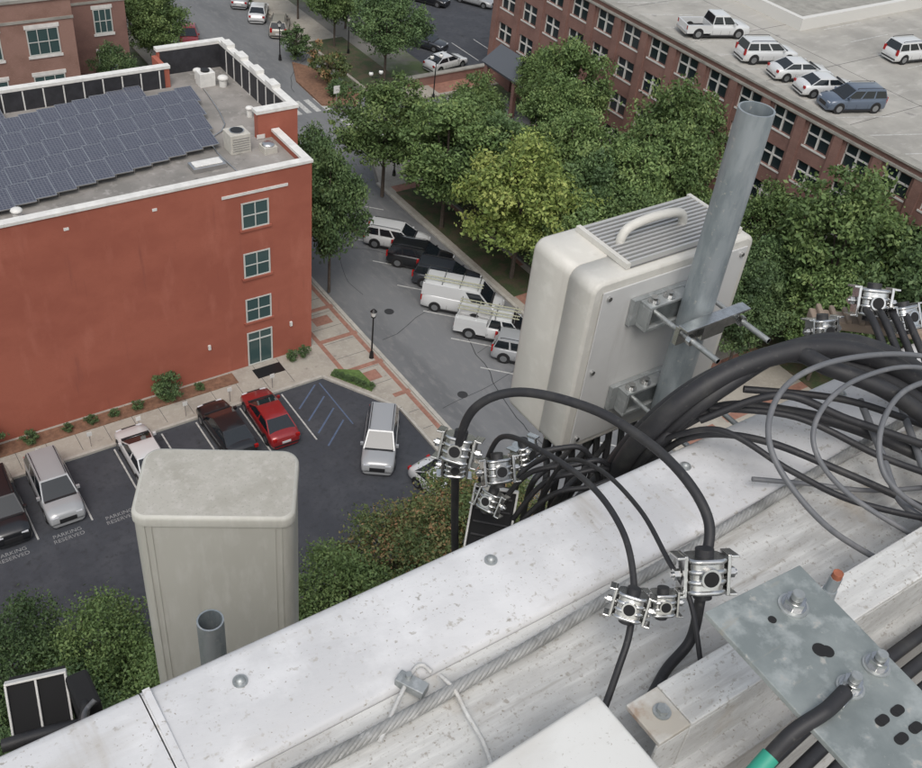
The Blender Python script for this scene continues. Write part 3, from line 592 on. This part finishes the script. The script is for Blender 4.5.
# ---- right radio unit
R=empty('radio_unit')
rb=layer_mat('radio_housing',(.60,.585,.54),[((.55,.535,.49),4,.4,.65,I3),((.64,.625,.58),30,.5,.7,I3),((.50,.48,.44),7,.6,.78,(3,3,.3))],.45)
rb2=layer_mat('radio_back_panel',(.57,.57,.56),[((.52,.52,.51),6,.45,.65,I3),((.47,.465,.45),10,.6,.78,(3,3,.3))],.4,.05)
x0,x1,y0,y1,z0,z1=1.13,1.56,1.065,1.25,38.572,39.0
w,h=x1-x0,z1-z0;M=Matrix.Translation(((x0+x1)/2,0,(z0+z1)/2))@Matrix.Rotation(math.radians(90),4,'X')
b=MB();f_=lambda e,r=.024:rounded(w-2*e,h-2*e,r,6)
ym=1.135
loft(b,[(f_(.010,.018),-y1),(f_(.004,.022),-y1+.004),(f_(0),-y1+.012),(f_(0),-ym-.0015),(f_(.004,.021),-ym-.001),(f_(.004,.021),-ym+.001),(f_(.001),-ym+.0015),(f_(.001),-y0-.006),(f_(.003,.022),-y0-.002),(f_(.008,.018),-y0)],rb,M);b.obj('housing',R)
b=MB()
b.box(x0+.025,x1-.02,y0-.004,y0-.0005,z0+.022,z1-.022,rb2)
for (xx,zz) in ((x0+.04,z0+.037),(x1-.035,z0+.037),(x0+.04,z1-.037),(x1-.035,z1-.037),(x0+.04,(z0+z1)/2)): b.cyl((xx,y0-.009,zz),(xx,y0-.004,zz),.005,steel,10)
b.obj('back_panel',R,.002)
b=MB();fin=mat('heat_sink',(.50,.50,.49),.4,.3);dk=mat('fin_gap',(.16,.16,.16),.6)
b.box(x0+.10,x1-.04,y0+.016,y1-.018,z1+.0005,z1+.002,dk)
for k in range(13): yy=y0+.018+k*.0112;b.box(x0+.10,x1-.04,yy,yy+.005,z1+.002,z1+.013,fin)
b.box(x0+.09,x0+.10,y0+.016,y1-.018,z1+.0005,z1+.012,rb);b.box(x1-.04,x1-.03,y0+.016,y1-.018,z1+.0005,z1+.012,rb)
b.obj('heat_sink',R)
b=MB();b.tube([(1.262,1.15,z1),(1.264,1.15,z1+.022),(1.282,1.15,z1+.040),(1.345,1.15,z1+.047),(1.408,1.15,z1+.040),(1.426,1.15,z1+.022),(1.428,1.15,z1)],.0095,rb,12,6);b.obj('handle',R)
b=MB()
for k in range(7):
    xx=x0+.05+k*.05;b.cyl((xx,1.15,z0),(xx,1.15,z0-.035),.012,steel,12);b.cyl((xx,1.15,z0-.035),(xx,1.15,z0-.09),.010,rubber,12)
b.obj('connectors',R)
b=MB();px,py=1.345,.995
b.pipe((px,py,37.6),(px,py,39.335),.0315,.028,galvp,32);b.cyl((px,py,39.0),(px,py,39.01),.028,black);b.obj('mounting_pole')
def bracket(z):
    e=empty('pole_bracket');b=MB()
    b.box(px-.115,px+.03,y0-.016,y0-.005,z-.030,z+.030,galv)
    b.box(px-.10,px+.01,y0-.045,y0-.016,z-.030,z-.022,galv);b.box(px-.10,px-.092,y0-.045,y0-.016,z-.022,z+.022,galv)
    b.box(px-.10,px+.01,y0-.045,y0-.016,z+.022,z+.028,galv)
    for dx in (-.08,-.04): b.cyl((px+dx,y0-.031,z+.028),(px+dx,y0-.031,z+.031),.012,steel,16);b.cyl((px+dx,y0-.031,z+.031),(px+dx,y0-.031,z+.040),.008,steel,6,None,None,False)
    for s in (-1,1):
        yy=py+s*.036
        b.box(px-.085,px+.085,yy-.006,yy+.006,z-.02,z+.02,steel);b.box(px-.085,px+.085,yy-.012+s*.012,yy+.012+s*.012,z+.020,z+.025,steel)
        b.box(px-.03,px+.03,yy+min(s*.006,s*.018),yy+max(s*.006,s*.018),z-.019,z+.019,steel)
    for dx in (-.068,.068):
        b.cyl((px+dx,py-.13,z),(px+dx,y0-.02,z),.005,galv,10)
        for yy in (py-.064,py+.055): b.cyl((px+dx,yy,z),(px+dx,yy+.01,z),.011,steel,6,None,None,False)
        for k in range(22): b.cyl((px+dx,py-.13+k*.003,z),(px+dx,py-.1285+k*.003,z),.0058,galv,8)
    b.obj('clamp',e,.0012)
bracket(38.915);bracket(38.70)
# ---- cables
def cable(name,pts,r,m=rubber,n=12):
    b=MB();b.tube(T(pts) if isinstance(pts,str) else pts,r,m,n,10);return b.obj(name)
grey=layer_mat('grey_cable',(.13,.135,.145),[((.19,.19,.195),20,.5,.7,I3)],.5)
for s,r in (('1119 884 600,1038 823 800,1038 779 930,1099 753 1010,1196 728 1050,1304 688 1060,1388 632 1040,1471 570 990,1567 457 930',.017),
 ('1153 897 570,1084 833 770,1085 791 900,1150 766 980,1260 748 1020,1319 687 1030,1392 622 1010,1469 554 960,1553 434 900',.016),
 ('1141 909 565,1059 852 765,1062 810 895,1128 784 975,1227 756 1015,1367 725 1025,1459 671 1005,1546 606 955,1648 492 895',.017),
 ('1136 874 600,1070 806 800,1068 763 930,1129 737 1010,1239 723 1050,1261 652 1060,1326 584 1040,1398 518 990,1475 399 930',.014),
 ('1060 825 750,1049 769 900,1147 744 950,1236 673 960,1321 591 950,1403 464 930',.010),('1058 798 800,1080 736 920,1138 649 960,1218 528 950,1303 394 930',.006)): cable('feeder_cable',s,r)
for s,r in (('828 985 500,794 969 700,750 925 880,759 908 980,804 862 1030,850 758 1060,867 660 1070,865 577 1070,856 516 1050,829 482 1020,806 456 980,787 437 930,735 425 912,661 390 910',.0072),
 ('829 950 750,828 916 880,808 799 960,797 677 1000,765 577 1020,729 510 1010,693 467 980,660 443 950,606 408 930',.0045),
 ('930 895 700,913 841 850,871 728 950,828 605 1000,784 507 1020,779 454 1000,762 400 950',.0035),
 ('1049 769 900,1075 684 980,1117 572 970,1162 487 960,1251 403 950',.005),('1094 738 950,1182 671 1020,1263 587 1000,1390 488 960',.0065),
 ('1120 745 960,1200 640 990,1290 520 960,1400 420 930',.0055),('1180 735 985,1300 640 990,1400 560 965,1520 440 930',.006)): cable('jumper_cable',s,r)
for s,r in (('1593 529 1000,1447 606 1050,1258 626 1100,1138 633 1100,1061 605 1080,1027 553 1050,1046 474 1000,1107 411 950,1178 290 930',.0045),
 ('1543 496 1000,1418 586 1050,1258 598 1080,1141 576 1080,1097 538 1050,1125 475 1000,1206 371 950',.004),('1346 624 980,1299 537 960,1256 457 940,1272 400 930',.006),
 ('1570 560 1000,1440 560 1040,1330 560 1050,1250 530 1030,1220 480 990,1260 420 950,1330 360 930',.0045),('1420 600 975,1370 520 955,1330 450 940,1340 380 930',.006),
 ('1090 610 930,1170 560 925,1260 500 920,1400 440 920',.004),
 ('136 960 600,114 943 600,92 797 750,84 636 900',.004)): cable('grey_jumper_cable',s,r,grey)
def lp(a,c,t): return a+(c-a)*t
B0=T('1099 1061 550,1099 1055 450,1116 1065 250');B1=T('1281 963 550,1254 970 450,1263 983 250')
for k in range(9):
    cable('jumper_cable',[Vector((x0+.05+k*.038,1.15,z0-.08))]+[lp(p,q,k/8)+Vector((0,random.uniform(-.012,.012),0)) for p,q in zip(B0,B1)],.0075)
B0=T('1225 1157 500,1078 1041 620,964 993 660,1017 1051 450');B1=T('1355 1088 500,1157 960 620,1020 891 660,1107 1002 450')
for k in range(5): cable('jumper_cable',[lp(p,q,k/4) for p,q in zip(B0,B1)],.006)
for i in range(6):
    o=Vector((.012*i,-.02*i,-.012*i));cable('jumper_cable',[p+o+Vector((random.uniform(-.01,.01),random.uniform(-.01,.01),random.uniform(-.012,.012))) for p in T('850 985 520,858 960 660,900 935 760,960 905 800,1010 880 790,1050 870 700,1080 880 560')],.005)
for k in range(8):
    y=.26-k*.028;cable('roof_cable',[Vector((.35,y-.05,38.86)),Vector((.7,y,38.9-.01*(k%3))),Vector((1.1,y+.03,38.9)),Vector((1.7,y+.02,38.9-.01*(k%2)))],.0095)
# ---- cable hangers (stainless snap-in blocks)
def hanger(c,s,rz,tilt):
    b=MB();M=Matrix.Translation(c)@Matrix.Rotation(rz,4,'Z')@Matrix.Rotation(tilt,4,'X')@Matrix.Scale(s,4)
    pr=rounded(.050,.040,.014,5)
    loft(b,[(pr,-.020),(pr,.020)],steel,M)
    for z in (-.021,-.007,.007,.021):
        q=rounded(.056,.045,.016,5);q2=rounded(.052,.041,.015,5);loft(b,[(q2,z-.0035),(q,z-.0015),(q,z+.0015),(q2,z+.0035)],steel,M)
    b.cyl((0,-.0265,0),(0,-.019,0),.0135,steel,24,.0145,M);b.cyl((0,-.0268,0),(0,-.0263,0),.0105,matte,24,None,M)
    for sx in (-1,1):
        b.box(sx*.030-.0025,sx*.030+.0025,-.014,.014,-.028,.028,steel,M);b.box(sx*.037-.0055,sx*.037+.0055,-.016,.016,.024,.0275,steel,M);b.box(sx*.037-.0055,sx*.037+.0055,-.016,.016,-.0275,-.024,steel,M)
        b.cyl((sx*.034,0,0),(sx*.042,0,0),.008,steel,6,None,M,False)
    b.cyl((-.046,0,0),(.046,0,0),.0038,steel,10,None,M)
    b.cyl((0,.0,-.034),(0,.0,.034),.0125,rubber,16,None,M)
    return b.obj('cable_hanger',None,.0008)
H=T('698 482 1010,744 469 1000,810 468 1020,753 929 880,823 902 820,904 932 800,810 895 760,1517 829 930,1611 807 980,1642 749 970,759 938 830')
for c,(s,rz,ti) in zip(H,((.70,-.9,-.5),(.62,-.5,-.5),(.98,-.45,-.55),(.9,-.9,-.4),(.85,-.3,-.6),(.75,.2,-.3),(.7,-1.2,-.5),(.9,-.3,-.5),(1.05,-.6,-.5),(.9,-.2,-.7),(.7,-.6,-.2))): hanger(c,s,rz,ti)
b=MB();M=Matrix.Translation((1.666,.799,38.9))@Matrix.Rotation(.9,4,'Z');tan=mat('tan_strap',(.28,.22,.17),.7)
b.box(-.02,.02,-.10,.14,0,.02,tan,M)
for k in range(9): b.box(-.024,.024,-.09+k*.026,-.08+k*.026,.02,.03,tan,M)
b.obj('cable_cleat',None,.003)
B0=T('1699 896 900,1575 788 980,1534 709 960,1479 620 930');B1=T('1756 834 900,1641 756 980,1598 676 960,1550 583 930')
for k in range(4): cable('jumper_cable',[lp(p,q,k/3) for p,q in zip(B0,B1)],.007)
def panelbox(name,c,w,h,d,rz,tilt,nb=1):
    b=MB();M=Matrix.Translation(c)@Matrix.Rotation(rz,4,'Z')@Matrix.Rotation(tilt,4,'X')
    b.box(-w/2,w/2,-h/2,h/2,-d,0,matte,M);t=.004
    b.box(-w/2-t,w/2+t,h/2,h/2+t,-d*.3,.006,whitep,M);b.box(-w/2-t,-w/2,-h/2,h/2,-d*.3,.006,whitep,M);b.box(w/2,w/2+t,-h/2,h/2,-d*.3,.006,whitep,M)
    if nb: b.box(-t/2,t/2,-h/2,h/2,0,.006,whitep,M)
    else:
        for k in range(5): b.box(-w/2+.005,w/2-.005,-h/2+.008+k*h/5,-h/2+.012+k*h/5,0,.003,rubber,M)
    return b.obj(name,None,.001)
panelbox('floodlight',(.074,1.164,38.35),.095,.105,.05,-.25,.9)
cable('jumper_cable','-1 1136 330,78 1115 340,153 1065 380',.012);cable('jumper_cable','134 1209 300,138 1096 400,109 988 500',.008)
b=MB();b.box(.03,.17,1.06,1.12,38.2,38.31,matte);b.box(.125,.165,1.09,1.17,38.25,38.40,matte);b.obj('floodlight_bracket',None,.006)
panelbox('junction_box',(.857,.935,38.64),.075,.12,.08,-.75,.9,0)
# ---- enclosure, beam, plate
wp=layer_mat('white_enclosure_paint',(.68,.68,.66),[((.61,.61,.59),5,.42,.62,I3),((.48,.47,.44),120,.62,.70,I3),((.55,.53,.49),2.5,.53,.75,(1,3,1)),((.38,.35,.31),220,.66,.71,I3)],.45)
b=MB();b.add([(.401,.403,39.0),(.587,.411,39.0),(.588,.291,39.0),(.441,.20,39.0),(.401,.403,38.91),(.587,.411,38.91),(.588,.291,38.91),(.441,.20,38.91)],[(0,1,2,3),(4,7,6,5),(0,4,5,1),(1,5,6,2),(2,6,7,3),(3,7,4,0)],wp);b.obj('equipment_enclosure',None,.006,4)
b=MB();bm=wsteel2;rustp=layer_mat('rusty_edge',(.42,.39,.34),[((.26,.15,.09),14,.54,.68,I3),((.5,.49,.46),25,.5,.65,I3)],.8)
b.box(.66,1.9,.325,.385,38.985,38.993,bm);b.box(.66,1.9,.325,.331,38.90,38.985,bm);b.box(.66,1.9,.379,.385,38.93,38.985,bm)
b.box(.61,.6595,.326,.384,38.9845,38.9925,rustp);b.box(.61,.6595,.326,.331,38.90,38.9845,bm)
for x in (.64,.80,1.2,1.5): b.cyl((x,.355,38.9925),(x,.355,38.9945),.011,galv,20);b.cyl((x,.355,38.9945),(x,.355,39.001),.0075,galv,6,None,None,False)
b.obj('support_angle',None,.0015)
b=MB();c=(.925,.36);rust=mat('rust_orange',(.32,.11,.06),.8,var=.3,scale=60)
b.cyl((*c,38.993),(*c,39.0),.020,galv,6,None,None,False);b.cyl((*c,39.0),(*c,39.035),.012,galvp,12,.009);b.cyl((*c,39.035),(*c,39.058),.008,galvp,10);b.cyl((*c,39.058),(*c,39.066),.007,rust,8);b.cyl((*c,39.0),(*c,39.012),.0135,rust,12);b.obj('anchor_bolt')
PLT=empty('grounding_plate')
pm=layer_mat('plate_zinc',(.33,.36,.35),[((.24,.27,.265),12,.42,.62,I3),((.42,.45,.44),35,.5,.66,I3),((.48,.47,.43),70,.63,.7,I3),((.19,.21,.21),6,.6,.75,I3),((.40,.38,.33),22,.62,.72,(.4,2,1))],.42,.4,(60,.25,.001,I3))
pz=39.19
P4=[(.634,.349),(.773,.342),(.75,.095),(.623,.108)]
b=MB();b.add([(x,y,pz) for x,y in P4]+[(x,y,pz-.007) for x,y in P4],[(0,1,2,3),(4,7,6,5),(0,4,5,1),(1,5,6,2),(2,6,7,3),(3,7,4,0)],pm);b.obj('plate',PLT,.0012)
b=MB()
def hole(x,y,r,dz=0): b.cyl((x,y,pz-.002),(x,y,pz+.0006+dz),r,matte,20)
hole(.704,.255,.008);hole(.709,.250,.007,.0001);hole(.689,.306,.0045)
for x,y in ((.690,.170),(.712,.169),(.690,.148),(.712,.148)):
    hole(x,y,.0048);hole(x+.007,y,.0048);b.box(x,x+.007,y-.0048,y+.0048,pz-.002,pz+.0008,matte)
b.obj('holes',PLT)
b=MB()
for (x,y,s) in ((.722,.307,1.15),(.695,.210,1.0),(.739,.213,1.0)):
    c=Vector((x,y,pz));Z=lambda k:c+Vector((0,0,k))
    b.cyl(c,Z(.002),.014*s,galv,28);b.cyl(Z(.002),Z(.004),.0115*s,steel,24);b.cyl(Z(.004),Z(.012),.0098*s,steel,6,None,None,False);b.cyl(Z(.012),Z(.0125),.0085*s,steel,16);b.cyl(Z(.0125),Z(.021),.005*s,galv,14)
    for k in range(4): b.cyl(Z(.0135+k*.002),Z(.0145+k*.002),.0056*s,galv,14)
b.obj('bolts',PLT,.0005)
b=MB();b.tube(T('680 207 1199,655 204 1197,641 204 1195,611 208 1180,579 206 1150,542 195 1130'),.0078,rubber,14);b.obj('ground_lead',PLT)
green=mat('green_tape',(.03,.30,.21),.5)
b=MB();b.tube(T('592 208 1161,562 205 1142'),.0092,green,14,1);b.obj('green_tape',PLT)
b=MB();M=Matrix.Translation((.695,.210,pz))@Matrix.Rotation(math.radians(190),4,'Z');b.box(0,.028,-.008,.008,.0006,.0045,steel,M);b.obj('cable_lug',PLT,.001)
# ------------------------------------------------------------------ camera, sky, sun
cam=bpy.data.cameras.new('camera');cam.sensor_width=36;cam.sensor_fit='HORIZONTAL';cam.lens=36*1006/922;cam.clip_start=.02;cam.clip_end=3000
co=bpy.data.objects.new('camera',cam);col.objects.link(co)
rr=Vector((.8252,-.5563,.0978)).normalized();ff=Vector((.4817,.6028,-.6361)).normalized();uu=rr.cross(ff)
M=Matrix((rr,uu,-ff)).transposed().to_4x4();M.translation=(0,0,40);co.matrix_world=M
bpy.context.scene.camera=co
w=bpy.data.worlds.new('World');bpy.context.scene.world=w;w.use_nodes=True;nt=w.node_tree
sk=nt.nodes.new('ShaderNodeTexSky');sk.sky_type='NISHITA';sk.sun_disc=False;el,az=math.radians(55),math.radians(215)
sk.sun_elevation=el;sk.sun_rotation=az;sk.air_density=1.5;sk.dust_density=4
hs=nt.nodes.new('ShaderNodeHueSaturation');hs.inputs['Saturation'].default_value=.45
nt.links.new(sk.outputs[0],hs.inputs['Color']);nt.links.new(hs.outputs[0],nt.nodes['Background'].inputs[0]);nt.nodes['Background'].inputs[1].default_value=.15
s=bpy.data.lights.new('sun','SUN');s.energy=1.0;s.angle=math.radians(30);s.color=(1,.97,.93);so=bpy.data.objects.new('sun',s);col.objects.link(so)
d=Vector((math.sin(az)*math.cos(el),math.cos(az)*math.cos(el),math.sin(el)));so.rotation_euler=d.to_track_quat('Z','Y').to_euler()
v=bpy.context.scene.view_settings;v.view_transform='Standard';v.look='None';v.exposure=0
